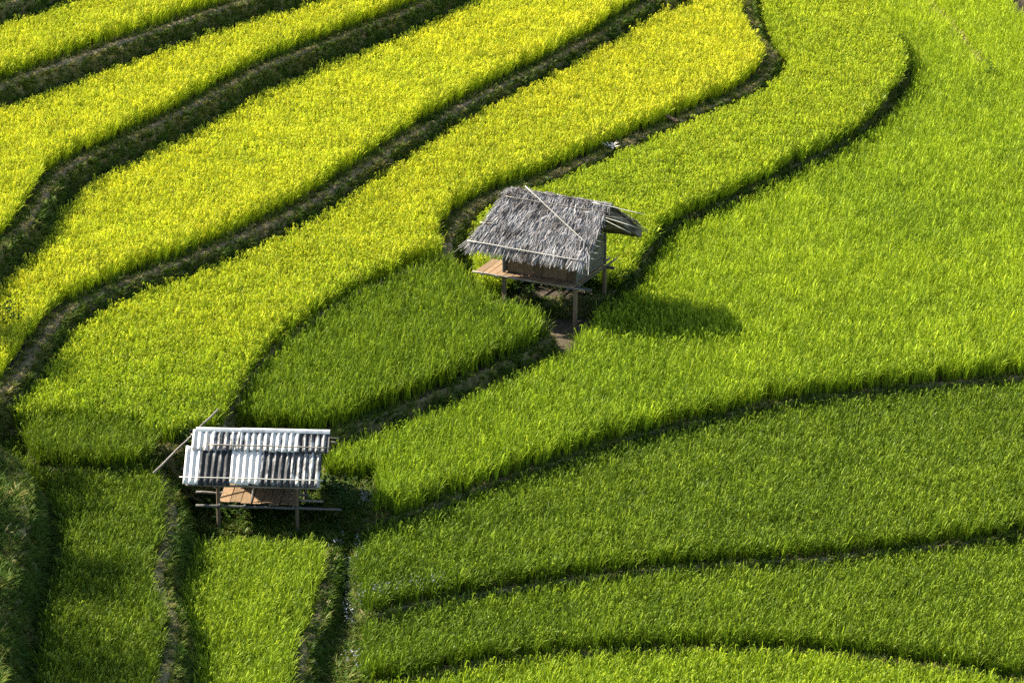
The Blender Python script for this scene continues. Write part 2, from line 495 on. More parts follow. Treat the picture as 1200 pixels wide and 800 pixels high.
def weed_proto(i, h, n, leaf):
    r = random.Random(500 + i)
    mb = MB(); bl = []
    for b in range(n):
        az = r.uniform(0, 2 * math.pi); t = r.uniform(.15, 1)
        c = Vector((math.cos(az), math.sin(az), 0)) * (.22 * h * (1.1 - t) + r.uniform(0, .25) * h) + Vector((0, 0, h * t))
        d = (Vector((math.cos(az), math.sin(az), r.uniform(-.5, .5)))).normalized()
        s = d.cross(Vector((r.uniform(-.4, .4), r.uniform(-.4, .4), 1))).normalized()
        l = leaf * r.uniform(.6, 1.3)
        v = [c, c + d * l * .45 + s * l * .28, c + d * l, c + d * l * .45 - s * l * .28]
        mb.add(v, [(0, 1, 2), (0, 2, 3)]); bl += [r.uniform(-.5, .5)] * 4
    for b in range(4):
        az = r.uniform(0, 2 * math.pi)
        v, f = mb.strip([Vector((0, 0, 0)), Vector((math.cos(az) * .1 * h, math.sin(az) * .1 * h, h * .5)), Vector((math.cos(az) * .22 * h, math.sin(az) * .22 * h, h * .95))], [.006, .004], Vector((1, 0, 0)))
        mb.add(v, f); bl += [0] * len(v)
    o = mb.obj('weed_plant', M_weed, link=False); set_blade(o.data, bl)
    return o

def flower_proto(i):
    r = random.Random(700 + i)
    mb = MB(); bl = []
    for b in range(12):
        az = r.uniform(0, 2 * math.pi); t = r.uniform(.2, .8)
        c = Vector((math.cos(az), math.sin(az), 0)) * .05 + Vector((0, 0, .3 * t))
        d = Vector((math.cos(az), math.sin(az), r.uniform(-.3, .4))); s = Vector((-d.y, d.x, 0)); l = r.uniform(.05, .09)
        mb.add([c, c + d * l * .5 + s * l * .3, c + d * l, c + d * l * .5 - s * l * .3], [(0, 1, 2), (0, 2, 3)], 0); bl += [0] * 4
    for b in range(r.randint(3, 6)):
        c = Vector((r.uniform(-.10, .10), r.uniform(-.10, .10), r.uniform(.28, .42)))
        for q in range(3):
            a = Vector((r.uniform(-1, 1), r.uniform(-1, 1), r.uniform(.2, 1))).normalized(); b2 = a.orthogonal().normalized(); c2 = a.cross(b2)
            rad = r.uniform(.010, .018)
            mb.add([c + (b2 * math.cos(k * 1.0472) + c2 * math.sin(k * 1.0472)) * rad + a * .01 for k in range(6)], [tuple(range(6))], 1); bl += [r.random()] * 6
    o = mb.obj('wild_flower', [M_weed, M_petal], link=False); set_blade(o.data, bl)
    return o

def proto_collection(name, objs):
    c = bpy.data.collections.new(name)
    for o in objs: c.objects.link(o)
    return c

C_rice_g = proto_collection('rice_green', [rice_proto(i, 0) for i in range(6)])
C_rice_r = proto_collection('rice_ripe', [rice_proto(i, 1) for i in range(6)])
C_tuft = proto_collection('tufts', [tuft_proto(i, 18, .10, .30, .9, .0065, M_grass) for i in range(5)])
C_weed = proto_collection('weeds', [weed_proto(i, .42, 44, .11) for i in range(4)])
C_flower = proto_collection('flowers', [flower_proto(i) for i in range(4)])
NPROTO = {'rice_green': 6, 'rice_ripe': 6, 'tufts': 5, 'weeds': 4, 'flowers': 4}

def scatter_group(coll):
    g = bpy.data.node_groups.new('scatter_' + coll.name, 'GeometryNodeTree')
    g.interface.new_socket('Geometry', in_out='INPUT', socket_type='NodeSocketGeometry')
    g.interface.new_socket('Geometry', in_out='OUTPUT', socket_type='NodeSocketGeometry')
    ns, ln = g.nodes, g.links
    gi, go = ns.new('NodeGroupInput'), ns.new('NodeGroupOutput')
    ci = ns.new('GeometryNodeCollectionInfo')
    ci.inputs['Collection'].default_value = coll
    ci.inputs['Separate Children'].default_value = True
    ci.inputs['Reset Children'].default_value = True
    ip = ns.new('GeometryNodeInstanceOnPoints')
    ip.inputs['Pick Instance'].default_value = True
    def attr(name, t):
        a = ns.new('GeometryNodeInputNamedAttribute'); a.data_type = t; a.inputs['Name'].default_value = name
        return a.outputs['Attribute']
    ln.new(gi.outputs[0], ip.inputs['Points']); ln.new(ci.outputs[0], ip.inputs['Instance'])
    ln.new(attr('idx', 'INT'), ip.inputs['Instance Index'])
    ln.new(attr('rot', 'FLOAT_VECTOR'), ip.inputs['Rotation'])
    ln.new(attr('scl', 'FLOAT_VECTOR'), ip.inputs['Scale'])
    ln.new(ip.outputs[0], go.inputs[0])
    return g
GROUPS = {c.name: scatter_group(c) for c in (C_rice_g, C_rice_r, C_tuft, C_weed, C_flower)}

def scatter(name, coll, P, rot, scl, ripe, val):
    n = len(P)
    me = bpy.data.meshes.new(name)
    me.vertices.add(n)
    me.vertices.foreach_set('co', np.asarray(P, np.float32).ravel())
    def put(nm, t, field, d):
        me.attributes.new(nm, t, 'POINT').data.foreach_set(field, d)
    put('idx', 'INT', 'value', rng.integers(0, NPROTO[coll.name], n).astype(np.int32))
    put('rot', 'FLOAT_VECTOR', 'vector', np.asarray(rot, np.float32).ravel())
    put('scl', 'FLOAT_VECTOR', 'vector', np.asarray(scl, np.float32).ravel())
    put('ripe', 'FLOAT', 'value', np.asarray(ripe, np.float32))
    put('val', 'FLOAT', 'value', np.asarray(val, np.float32))
    o = bpy.data.objects.new(name, me); COL.objects.link(o)
    md = o.modifiers.new('scatter', 'NODES'); md.node_group = GROUPS[coll.name]
    return o

# ------------------------------------------------------------------ huts: where they stand
HUT1_YAW = R(-26); HUT1_Z = ZS['F3'] + 0.12
HUT1 = at(674, 391, HUT1_Z)                       # foot of the front corner post
U1 = np.array([math.cos(HUT1_YAW), math.sin(HUT1_YAW)]); V1 = np.array([-U1[1], U1[0]])
HUT2_YAW = R(-3.5); HUT2_Z = ZS['FA']
HUT2 = at(257, 624, HUT2_Z)                       # foot of the front post
U2 = np.array([math.cos(HUT2_YAW), math.sin(HUT2_YAW)]); V2 = np.array([-U2[1], U2[0]])

def local(pt, U, V, X, Y):
    dx, dy = X - pt[0], Y - pt[1]
    return dx * U[0] + dy * U[1], dx * V[0] + dy * V[1]

# ------------------------------------------------------------------ rice
# ripeness, its slope along x and y (per 10 m), plant height, spacing, collection
RICE = {
    'base': (0.40, 0, 0, 0.92, .16, C_rice_g, 'light green rice in front of the lowest curved bank'),
    'F1': (0.24, .02, 0, 0.86, .155, C_rice_g, 'green rice between the lowest bank and the flowered bank'),
    'F2': (0.22, .03, 0, 0.86, .155, C_rice_g, 'dark green rice below the long bank of the broad terrace'),
    'F3': (0.37, .05, .04, 1.08, .16, C_rice_g, 'bright green rice on the broad terrace in front of the thatched hut'),
    'FA': (0.36, 0, 0, 0.86, .155, C_rice_g, 'light green rice in the narrow plot below the sheet-roofed shelter'),
    'FL': (0.25, .02, 0, 0.86, .155, C_rice_g, 'shaded green rice beside the steep weedy bank'),
    'FB': (0.26, .02, 0, 0.95, .155, C_rice_g, 'tall green rice on the small raised plot'),
    'F4': (0.42, .0, .03, 0.95, .16, C_rice_r, 'yellow green rice on the tapering terrace behind the thatched hut'),
    'F5': (0.27, .0, .0, 1.18, .155, C_rice_g, 'fresh green rice in the plot next to the thatched hut'),
    'F6': (0.58, .02, .05, 0.95, .16, C_rice_r, 'yellowing rice on the long terrace above both huts'),
    'F7': (0.66, .0, .02, 0.92, .16, C_rice_r, 'golden rice between the winding bund and the bent bank'),
    'F8': (0.66, .0, .02, 0.92, .16, C_rice_r, 'golden rice between the two tall grassy banks'),
    'F9': (0.65, .0, .02, 0.92, .17, C_rice_r, 'golden rice above the straight tall bank'),
    'F10': (0.66, .0, .0, 0.92, .17, C_rice_r, 'golden rice on the topmost terrace'),
}
STYLE_IN = {'bund': .62, 'rice': .12, 'rice5': .26}
STYLE_OUT = {'bund': .0, 'rice': .0, 'rice5': .0}
CROSS = at(1062, 82, ZS['F3'])
for key, (rp, rx, ry, hh, sp, coll, label) in RICE.items():
    if key == 'base':
        z = 0.0; poly = np.array([unproj(x, y, 0) for x, y in ((418, 1000), (418, 740), (1500, 740), (1500, 1000))]); lip = None
    else:
        s = SL[key]; z = s['z']; poly = s['poly']; lip = s['lip']
    lo_, hi_ = poly.min(0), poly.max(0)
    cx = np.array([unproj(x, y, z) for x, y in ((-150, -70), (1350, -70), (-150, 920), (1350, 920))])
    lo_ = np.maximum(lo_, cx.min(0)); hi_ = np.minimum(hi_, cx.max(0))
    gx, gy = np.meshgrid(np.arange(lo_[0], hi_[0], sp), np.arange(lo_[1], hi_[1], sp))
    X = gx.ravel() + rng.uniform(-.45, .45, gx.size) * sp; Y = gy.ravel() + rng.uniform(-.45, .45, gx.size) * sp
    px, py = project(np.column_stack([X, Y, np.full(X.shape, z)]))
    ok = (px > -130) & (px < 1330) & (py > -60) & (py < 900)
    X, Y = X[ok], Y[ok]
    ok = inside(poly, X, Y); X, Y = X[ok], Y[ok]
    keep = np.ones(X.shape, bool)
    for k2, s2 in SL.items():
        if k2 == key or s2['z'] <= z: continue
        keep &= ~inside(s2['poly'], X, Y)
    X, Y = X[keep], Y[keep]
    if lip is not None:
        mi = STYLE_IN[s['style']]
        d = dist_line(lip, X, Y)
        m_in = np.full(X.shape, mi)
        pxx, pyy = project(np.column_stack([X, Y, np.full(X.shape, z)]))
        if key == 'F6': m_in[(pxx > 255) & (pxx < 530) & (pyy > 300)] = .12
        if key in ('FL', 'FA'): m_in[:] = .34
        if key == 'FB': m_in[:] = .0
        if key == 'F6': m_in[(pxx < 255) & (pyy > 480)] = .2; m_in[(pxx < 178) & (pyy > 480)] = .0
        keep = d > m_in + rng.uniform(-.05, .05, X.shape)
        X, Y = X[keep], Y[keep]
    for k2, s2 in SL.items():
        if k2 == key or s2['z'] <= z: continue
        h = s2['z'] - z
        d = dist_line(s2['lip'], X, Y)
        need = (.16 + .33 * h + (.30 if k2 == 'HL' else 0)) if s2['style'] == 'bund' else (.10 + .16 * h)
        if (key, k2) == ('F5', 'F6'): need = .22
        if (key, k2) == ('FL', 'FB'): need = .14
        if (key, k2) == ('FB', 'F6'): need = .02
        if (key, k2) == ('F4', 'F6'): need = .62
        if (key, k2) == ('F3', 'F4'): need = .42
        if (key, k2) in (('F2', 'F3'), ('F1', 'F2')): need = .20
        if (key, k2) == ('F3', 'F5'): need = .80
        keep = d > need
        X, Y = X[keep], Y[keep]
    # ground kept free around the huts and the faint divider in the far corner
    a, b = local(HUT1, U1, V1, X, Y)
    keep = ~((a > -2.9) & (a < .30) & (b > -.45) & (b < 2.7))
    yard = np.array([unproj(*q, ZS['F3']) for q in ((615, 350), (705, 350), (697, 398), (684, 412), (662, 430), (642, 420), (622, 400))])
    keep &= ~inside(yard, X, Y) if key in ('F3', 'F4') else True
    a, b = local(HUT2, U2, V2, X, Y)
    keep &= ~((a > -1.4) & (a < 4.3) & (b > -1.55) & (b < 2.6))
    X, Y = X[keep], Y[keep]
    if key == 'F1':
        g = np.array([unproj(*q, z) for q in ((418, 1000), (424, 800), (424, 760), (425, 725), (420, 640), (430, 600), (300, 600), (300, 1000))])
        keep = ~inside(g, X, Y); X, Y = X[keep], Y[keep]
    if key == 'F3':
        l1 = np.array([unproj(*q, z) for q in ((1050, -40), (1085, 12), (1125, 55), (1150, 92))])
        keep = dist_line(l1, X, Y) > .20
        l2 = np.array([unproj(*q, z) for q in ((1184, -20), (1206, 30))])
        keep &= dist_line(l2, X, Y) > .7
        X, Y = X[keep], Y[keep]
    n = len(X)
    n1 = np.array([fbm(x, y, .16, 3.1) for x, y in zip(X, Y)])
    n2 = np.array([fbm(x, y, .9, 8.4, 2) for x, y in zip(X, Y)])
    ripe = rp + rx * X / 10 + ry * Y / 10 + .07 * n1 + .05 * n2 + rng.normal(0, .035, n)
    if key == 'F3':                                       # the far corner beyond the divider is greener
        far = smoothstep(7, 15, Y) * smoothstep(12, 17, X + .25 * Y)
        ripe -= .10 * far
    if key == 'F6':
        ripe -= .18 * smoothstep(0, -8, Y)
    val = {'F1': .84, 'F2': .82, 'FL': .72, 'FB': .76, 'F5': .88, 'FA': .95, 'F7': 1.08, 'F8': 1.08, 'F9': 1.05, 'F6': 1.02}.get(key, 1.0) * np.clip(1 + .10 * n2 + rng.normal(0, .14, n), .5, 1.5)  # brightness per terrace; FL darkened to put its shade into the rice colour
    hs_ = hh * (1 + .06 * n1 + .05 * n2 + rng.normal(0, .085, n))
    rot = np.column_stack([rng.normal(0, .10, n) + .03, rng.normal(0, .10, n) + .04, rng.uniform(0, 6.283, n)])
    scl = np.column_stack([rng.uniform(.85, 1.15, n), rng.uniform(.85, 1.15, n), hs_])
    o = scatter('rice_crop', coll, np.column_stack([X, Y, np.full(n, z - .02)]), rot, scl, np.clip(ripe, 0, 1), val)
    tag(o, label, 'rice', 'rice standing on the terraces', 'stuff')

# ------------------------------------------------------------------ vegetation on the banks
by = {}
for t in TUFTS: by.setdefault(t[6], []).append(t)
for key, L in by.items():
    T = np.array([[t[0], t[1], t[2], t[3], t[4], t[5], t[7]] for t in L])
    other = ground_z(T[:, 0], T[:, 1])
    T = T[(other <= T[:, 2] + .06) | (np.abs(other - SL[key]['z']) < .02)]
    n = len(T)
    top = T[:, 5] < .5
    n1 = np.array([fbm(x, y, .6, 2.2) for x, y in zip(T[:, 0], T[:, 1])])
    path = (T[:, 6] > 1.6) & (T[:, 6] < 4.2)
    keep = ~(path & (rng.random(n) < (.60 + .5 * n1)) & (key not in ('F6', 'HL')))
    T, n1, path = T[keep], n1[keep], path[keep]; n = len(T)
    ripe = np.where(path, .55, .36) + .32 * n1 + rng.normal(0, .14, n)
    if key in ('FL', 'FA'): ripe -= .06
    if key == 'HL': ripe -= .08
    tilt = np.where(T[:, 5] > .5, .75, .15)
    rot = np.column_stack([-T[:, 4] * tilt + rng.normal(0, .2, n), T[:, 3] * tilt + rng.normal(0, .2, n), rng.uniform(-.6, .6, n)])
    sc = rng.uniform(.6, 1.25, n) * np.where(path, .6, 1.0)
    o = scatter('bank_grass', C_tuft, T[:, :3], rot, np.column_stack([sc, sc, sc]), np.clip(ripe, 0, 1), np.clip(rng.normal(1, .16, n), .5, 1.6))
    tag(o, 'short grass growing on the ' + BL[key], 'grass', kind='stuff')

def weeds(name, coll, spots, label, cat, size=(.7, 1.3), ripe=.4):
    """spots: list of (px, py, z, spread_x, spread_y, n) -> real places on the ground at that level"""
    P = []
    for (px_, py_, z, sx, sy, n) in spots:
        c = unproj(px_, py_, z)
        q = np.column_stack([c[0] + rng.normal(0, sx, n), c[1] + rng.normal(0, sy, n)])
        P.append(np.column_stack([q, ground_z(q[:, 0], q[:, 1])]))
    P = np.vstack(P); n = len(P)
    s_ = rng.uniform(*size, n)
    o = scatter(name, coll, P, np.column_stack([rng.normal(0, .15, n), rng.normal(0, .15, n), rng.uniform(0, 6.28, n)]), np.column_stack([s_, s_, s_]),
                np.clip(rng.normal(ripe, .25, n), 0, 1), np.clip(rng.normal(1, .15, n), .5, 1.5))
    return tag(o, label, cat, kind='stuff')

def between(a, b, z, n, sx=.2, sy=.25, k=6):
    return [(a[0] + (b[0] - a[0]) * i / k, a[1] + (b[1] - a[1]) * i / k, z, sx, sy, max(1, n // (k + 1))) for i in range(k + 1)]

weeds('gully_flowers', C_flower, between((406, 668), (415, 738), .4, 90, .12, .3) + [(406, 670, .4, .2, .3, 50), (430, 634, .4, .2, .25, 14)] + [(410, 785, .4, .12, .25, 8)],
      'pale lilac wild flowers growing down the gully by the narrow plot', 'flowers')
weeds('bank_flowers', C_flower, between((440, 726), (520, 711), ZS['F1'], 60, .15, .12),
      'lilac white flowers along the foot of the dark green rice', 'flowers')
weeds('path_flowers', C_flower, between((470, 612), (510, 602), ZS['F2'], 18, .12, .1),
      'few pale flowers at the corner of the long bank', 'flowers')
weeds('gully_weeds', C_tuft, between((400, 660), (405, 880), .4, 1700, .32, .6) + between((405, 630), (436, 640), .4, 400, .3, .3),
      'rough grass filling the gully beside the narrow plot', 'grass', (.9, 1.7), .32)
weeds('shelter_weeds', C_weed, between((225, 600), (400, 604), ZS['FA'], 150, .25, .6) + between((205, 560), (235, 585), ZS['FA'], 60, .25, .4),
      'leafy weeds under and behind the sheet-roofed shelter', 'weeds')
weeds('shelter_grass', C_tuft, between((225, 612), (410, 612), ZS['FA'], 1500, .3, .9) + between((380, 600), (430, 612), ZS['FA'], 500, .35, .5),
      'short green grass around the posts of the sheet-roofed shelter', 'grass', (.8, 1.6), .32)
weeds('hut_weeds', C_weed, between((566, 345), (600, 360), HUT1_Z, 60, .35, .5) + between((640, 350), (735, 350), HUT1_Z, 140, .25, .3),
      'dark leafy weeds under the thatched hut', 'weeds')
weeds('hut_grass', C_tuft, between((560, 330), (740, 356), HUT1_Z, 420, .4, .5),
      'rough grass behind the posts of the thatched hut', 'grass', (.9, 1.7), .15)
weeds('hill_grass', C_tuft, between((-30, 560), (-40, 820), ZS['HL'], 3600, .8, 1.0),
      'rough grass on top of the steep earth bank', 'grass', (.8, 1.8), .24)

weeds('divider_grass', C_tuft, between((1075, 2), (1152, 96), ZS['F3'], 240, .10, .25, 24),
      'line of pale dry grass dividing the far corner of the broad terrace', 'grass', (2.6, 3.3), .78)

def bush(name, px_, py_, z, n, rx, ry, label, size):
    c = unproj(px_, py_, z)
    q = np.column_stack([c[0] + rng.uniform(-rx, rx, n), c[1] + rng.uniform(-ry, ry, n)])
    mb = MB(); bl = []
    for x, y in q:
        h = size * random.uniform(.7, 1.2)
        for b in range(34):
            az = random.uniform(0, 6.28); t = random.uniform(.2, 1)
            p = Vector((x + math.cos(az) * .16 * h, y + math.sin(az) * .16 * h, z + h * t))
            d = Vector((math.cos(az), math.sin(az), random.uniform(-.4, .6))).normalized(); s_ = d.cross(Vector((.2, .1, 1))).normalized(); l = random.uniform(.08, .17)
            mb.add([p, p + d * l * .45 + s_ * l * .3, p + d * l, p + d * l * .45 - s_ * l * .3], [(0, 1, 2), (0, 2, 3)])
        mb.tube([(x, y, z - .03), (x + .01, y, z + h * .5), (x + .03, y + .01, z + h * .9)], [.012, .009, .005], 5)
    return tag(mb.obj(name, M_weedp), label, 'plant')
M_weedp = rough_mat('dark_leaf', [(0.3, (0.016, 0.036, 0.008)), (0.7, (0.040, 0.075, 0.014))], scale=9, bump=0.1, rough=1.0)
for n_ in M_weedp.node_tree.nodes:
    if n_.type == 'BSDF_PRINCIPLED': n_.inputs['Specular IOR Level'].default_value = 0.0
bush('leafy_weed', 16, 398, ZS['F7'], 9, .45, .3, 'dark leafy weed clump standing in golden rice near the winding bund', 1.3)
bush('leafy_weed', 1162, 106, ZS['F3'], 6, .28, .2, 'small dark weed clump at the end of the faint field divider', 1.15)
bush('low_shrub', 410, 604, ZS['F3'], 5, .2, .2, 'small dark shrub at the corner of the broad terrace by the shelter', .75)


# ------------------------------------------------------------------ trees added out of view on the left to shade the lower-left corner
M_bark = rough_mat('bark', [(0.3, (0.05, 0.038, 0.026)), (0.7, (0.13, 0.10, 0.07))], scale=5, stretch=(5, 5, 1), bump=.6)
def tree(x, y, z, h, rad, seed, label):
    r = random.Random(seed)
    root = empty('shade_tree', (x, y, z)); tag(root, label, 'tree', 'added shade trees beyond the left edge')
    mb = MB(); tips = []
    mb.tube([(0, 0, -.2), (.05, .03, h * .25), (-.04, .06, h * .5), (.03, 0, h * .8)], [.13, .10, .075, .03], 8, .1)
    for i in range(9):
        a = i * 2.4 + r.uniform(-.4, .4); z0 = h * r.uniform(.28, .7)
        e = Vector((math.cos(a) * rad * r.uniform(.5, .95), math.sin(a) * rad * r.uniform(.5, .95), z0 + h * r.uniform(.08, .28)))
        mb.tube([(0, 0, z0), e * .5 + Vector((0, 0, z0 * .55)), e], [.05, .032, .012], 6, .1)
        tips.append(e); tips.append(e * .6 + Vector((0, 0, z0 * .45)))
    tips.append(Vector((0, 0, h * .9)))
    mb.obj('trunk', M_bark, root, smooth=True)
    mb = MB()
    for c in tips:
        for k in range(270):
            d = Vector((r.gauss(0, 1), r.gauss(0, 1), r.gauss(0, .7))) * rad * .20
            p = c + d; ax = Vector((r.uniform(-1, 1), r.uniform(-1, 1), r.uniform(-.6, .3))).normalized()
            s_ = ax.cross(Vector((r.uniform(-.4, .4), r.uniform(-.4, .4), 1))).normalized(); l = r.uniform(.10, .20)
            mb.add([p, p + ax * l * .5 + s_ * l * .26, p + ax * l, p + ax * l * .5 - s_ * l * .26], [(0, 1, 2), (0, 2, 3)])
    mb.obj('crown', M_weedp, root)
for i, (px_, py_, hh, rad) in enumerate(((-165, 505, 5.2, 1.8), (-160, 590, 5.6, 2.0), (-172, 690, 5.8, 2.1), (-110, 430, 2.8, 1.3))):
    p = unproj(px_, py_, ZS['HL'] if i < 3 else ZS['F6'])
    tree(p[0], p[1], ground_z(p[0], p[1])[0], hh, rad, 900 + i, ('tall added shade tree on the weedy bank', 'added shade tree in the middle of the weedy bank', 'widest added shade tree on the weedy bank', 'small added shade tree in the yellowing rice')[i])

# trodden earth under the thatched hut
mb = MB(); ring = []
for k in range(40):
    a = k / 40 * 2 * math.pi
    ca, sa = math.cos(a), math.sin(a)
    rr = 1 + .12 * noise.noise((ca * 2, sa * 2, 4))
    ring.append((ca * 2.0 * rr, sa * 2.1 * rr))
cen = np.array(HUT1[:2]) + U1 * -.85 + V1 * .2
vs_ = [(cen[0], cen[1], HUT1_Z + .04)]
for f_, zz in ((.5, .03), (.85, .0), (1.0, -.16)):
    for (x, y) in ring:
        q = cen + U1 * x * f_ + V1 * y * f_
        vs_.append((q[0], q[1], HUT1_Z + zz + .04 * noise.noise((q[0] * 2, q[1] * 2, 0)) * (zz >= 0)))
fs = [(0, 1 + k, 1 + (k + 1) % 40) for k in range(40)] + [(1 + r * 40 + k, 1 + (r + 1) * 40 + k, 1 + (r + 1) * 40 + (k + 1) % 40, 1 + r * 40 + (k + 1) % 40) for r in (0, 1) for k in range(40)]
mb.add(vs_, fs)
tag(mb.obj('earth_patch', M_yard, smooth=True), 'bare trodden earth under the thatched hut', 'ground', kind='structure')

# ------------------------------------------------------------------ wood, thatch and sheet materials
M_post = rough_mat('post_wood', [(0.25, (0.083, 0.056, 0.034)), (0.55, (0.188, 0.135, 0.086)), (0.85, (0.270, 0.210, 0.143))], scale=5, stretch=(6, 6, .7), bump=.5, bscale=9)
M_floor = rough_mat('floor_wood', [(0.2, (0.136, 0.082, 0.041)), (0.55, (0.229, 0.147, 0.079)), (0.85, (0.284, 0.197, 0.115))], scale=4, stretch=(7, 1, 7), bump=.4, bscale=10)
M_board = rough_mat('board_wood', [(0.2, (0.060, 0.036, 0.021)), (0.5, (0.132, 0.084, 0.048)), (0.85, (0.204, 0.138, 0.084))], scale=4, stretch=(7, 7, .8), bump=.5, bscale=10)
M_grey = rough_mat('weathered_plank', [(0.2, (0.047, 0.047, 0.043)), (0.5, (0.111, 0.106, 0.093)), (0.85, (0.187, 0.178, 0.153))], scale=4, stretch=(7, .8, 7), bump=.5, bscale=10)
M_bamboo = rough_mat('dry_bamboo', [(0.2, (0.357, 0.323, 0.255)), (0.6, (0.527, 0.493, 0.425)), (0.9, (0.612, 0.578, 0.510))], scale=5, bump=.2, rough=.6)
M_pole = rough_mat('grey_pole', [(0.2, (0.120, 0.098, 0.075)), (0.6, (0.247, 0.217, 0.180)), (0.9, (0.375, 0.345, 0.300))], scale=5, bump=.3, rough=.8)

def thatch_mat():
    m, ns, ln = new_mat('thatch')
    out = node(ns, 'ShaderNodeOutputMaterial')
    p = node(ns, 'ShaderNodeBsdfPrincipled'); p.inputs['Roughness'].default_value = .95; p.inputs['Specular IOR Level'].default_value = .1
    a = node(ns, 'ShaderNodeAttribute', attribute_name='blade')
    r = ramp(ns, [(0.0, (0.040, 0.032, 0.025)), (0.25, (0.12, 0.105, 0.095)), (0.5, (0.235, 0.217, 0.207)), (0.8, (0.325, 0.305, 0.295)), (1.0, (0.43, 0.41, 0.395))])
    tc = node(ns, 'ShaderNodeTexCoord'); nz = node(ns, 'ShaderNodeTexNoise'); nz.inputs['Scale'].default_value = 2.2; nz.inputs['Detail'].default_value = 5
    ln.new(tc.outputs['Object'], nz.inputs['Vector'])
    ad = node(ns, 'ShaderNodeMath', operation='MULTIPLY_ADD'); ad.inputs[1].default_value = 1.7
    s = node(ns, 'ShaderNodeMath', operation='SUBTRACT'); s.inputs[1].default_value = .5
    ln.new(nz.outputs[0], s.inputs[0]); ln.new(s.outputs[0], ad.inputs[0]); ln.new(a.outputs['Fac'], ad.inputs[2])
    ln.new(ad.outputs[0], r.inputs[0]); ln.new(r.outputs[0], p.inputs['Base Color']); ln.new(p.outputs[0], out.inputs[0])
    return m
M_thatch = thatch_mat()

def sheet_mat(name, dirt, rust=0.0, seed=0.0):
    """fibre-cement sheet: white, with soot-black lichen streaks that run down the grooves"""
    m, ns, ln = new_mat(name)
    out = node(ns, 'ShaderNodeOutputMaterial')
    p = node(ns, 'ShaderNodeBsdfPrincipled'); p.inputs['Roughness'].default_value = .75; p.inputs['Specular IOR Level'].default_value = .25
    tc = node(ns, 'ShaderNodeTexCoord'); mp = node(ns, 'ShaderNodeMapping')
    mp.inputs['Scale'].default_value = (24, 2.0, 1); mp.inputs['Location'].default_value = (seed * 7.3, seed * 3.1, seed)
    ln.new(tc.outputs['Object'], mp.inputs[0])
    nz = node(ns, 'ShaderNodeTexNoise'); nz.inputs['Scale'].default_value = 1.0; nz.inputs['Detail'].default_value = 7; nz.inputs['Roughness'].default_value = .7
    ln.new(mp.outputs[0], nz.inputs['Vector'])
    mp2 = node(ns, 'ShaderNodeMapping'); mp2.inputs['Scale'].default_value = (3.5, 2.2, 1); mp2.inputs['Location'].default_value = (seed * 2.3, seed * 5.1, 2)
    ln.new(tc.outputs['Object'], mp2.inputs[0])
    n2 = node(ns, 'ShaderNodeTexNoise'); n2.inputs['Scale'].default_value = 1.0; n2.inputs['Detail'].default_value = 8; n2.inputs['Roughness'].default_value = .72
    ln.new(mp2.outputs[0], n2.inputs['Vector'])
    at_ = node(ns, 'ShaderNodeAttribute', attribute_name='crest')
    m1 = node(ns, 'ShaderNodeMath', operation='MULTIPLY_ADD'); m1.inputs[1].default_value = -.14; m1.inputs[2].default_value = dirt
    ln.new(at_.outputs['Fac'], m1.inputs[0])
    m2 = node(ns, 'ShaderNodeMath', operation='MULTIPLY_ADD'); m2.inputs[1].default_value = 1.25
    ln.new(nz.outputs[0], m2.inputs[0]); ln.new(m1.outputs[0], m2.inputs[2])
    m3 = node(ns, 'ShaderNodeMath', operation='MULTIPLY_ADD'); m3.inputs[1].default_value = .75
    ln.new(n2.outputs[0], m3.inputs[0]); ln.new(m2.outputs[0], m3.inputs[2])
    r = ramp(ns, [(0.50, (0.68, 0.65, 0.59)), (0.58, (0.34, 0.33, 0.30)), (0.66, (0.10, 0.095, 0.088)), (0.80, (0.026, 0.025, 0.024))])
    ln.new(m3.outputs[0], r.inputs[0])
    mx = node(ns, 'ShaderNodeMix', data_type='RGBA')
    if rust > 0:
        mr = node(ns, 'ShaderNodeMapRange'); mr.inputs[1].default_value = .45; mr.inputs[2].default_value = .75; mr.inputs[4].default_value = rust
        ln.new(n2.outputs[0], mr.inputs[0]); ln.new(mr.outputs[0], mx.inputs[0])
    else: mx.inputs[0].default_value = 0
    ln.new(r.outputs[0], mx.inputs[6]); mx.inputs[7].default_value = (0.55, 0.33, 0.15, 1)
    ln.new(mx.outputs[2], p.inputs['Base Color'])
    bp = node(ns, 'ShaderNodeBump'); bp.inputs['Strength'].default_value = .25; bp.inputs['Distance'].default_value = .01
    ln.new(n2.outputs[0], bp.inputs['Height']); ln.new(bp.outputs[0], p.inputs['Normal'])
    ln.new(p.outputs[0], out.inputs[0])
    return m

def plank(parent, name, c, size, mat, rot=None, jit=.006, label=None):
    mb = MB(); mb.box((0, 0, 0), size, None, jit)
    o = mb.obj(name, mat, parent)
    o.location = c
    if rot is not None: o.rotation_euler = rot
    if label: o['label'] = label
    return o

def pole(parent, name, a, b, r0, r1, mat, sag=0.0, wob=.008, label=None, n=7):
    a, b = Vector(a), Vector(b)
    pts, rad = [], []
    k = max(4, int((b - a).length / .35))
    for i in range(k + 1):
        t = i / k
        p = a.lerp(b, t) + Vector((0, 0, -sag * 4 * t * (1 - t)))
        if 0 < i < k: p += Vector([random.uniform(-wob, wob) for _ in range(3)])
        pts.append(p); rad.append(r0 + (r1 - r0) * t)
    mb = MB(); mb.tube(pts, rad, n, .08)
    o = mb.obj(name, mat, parent, smooth=True)
    if label: o['label'] = label
    return o

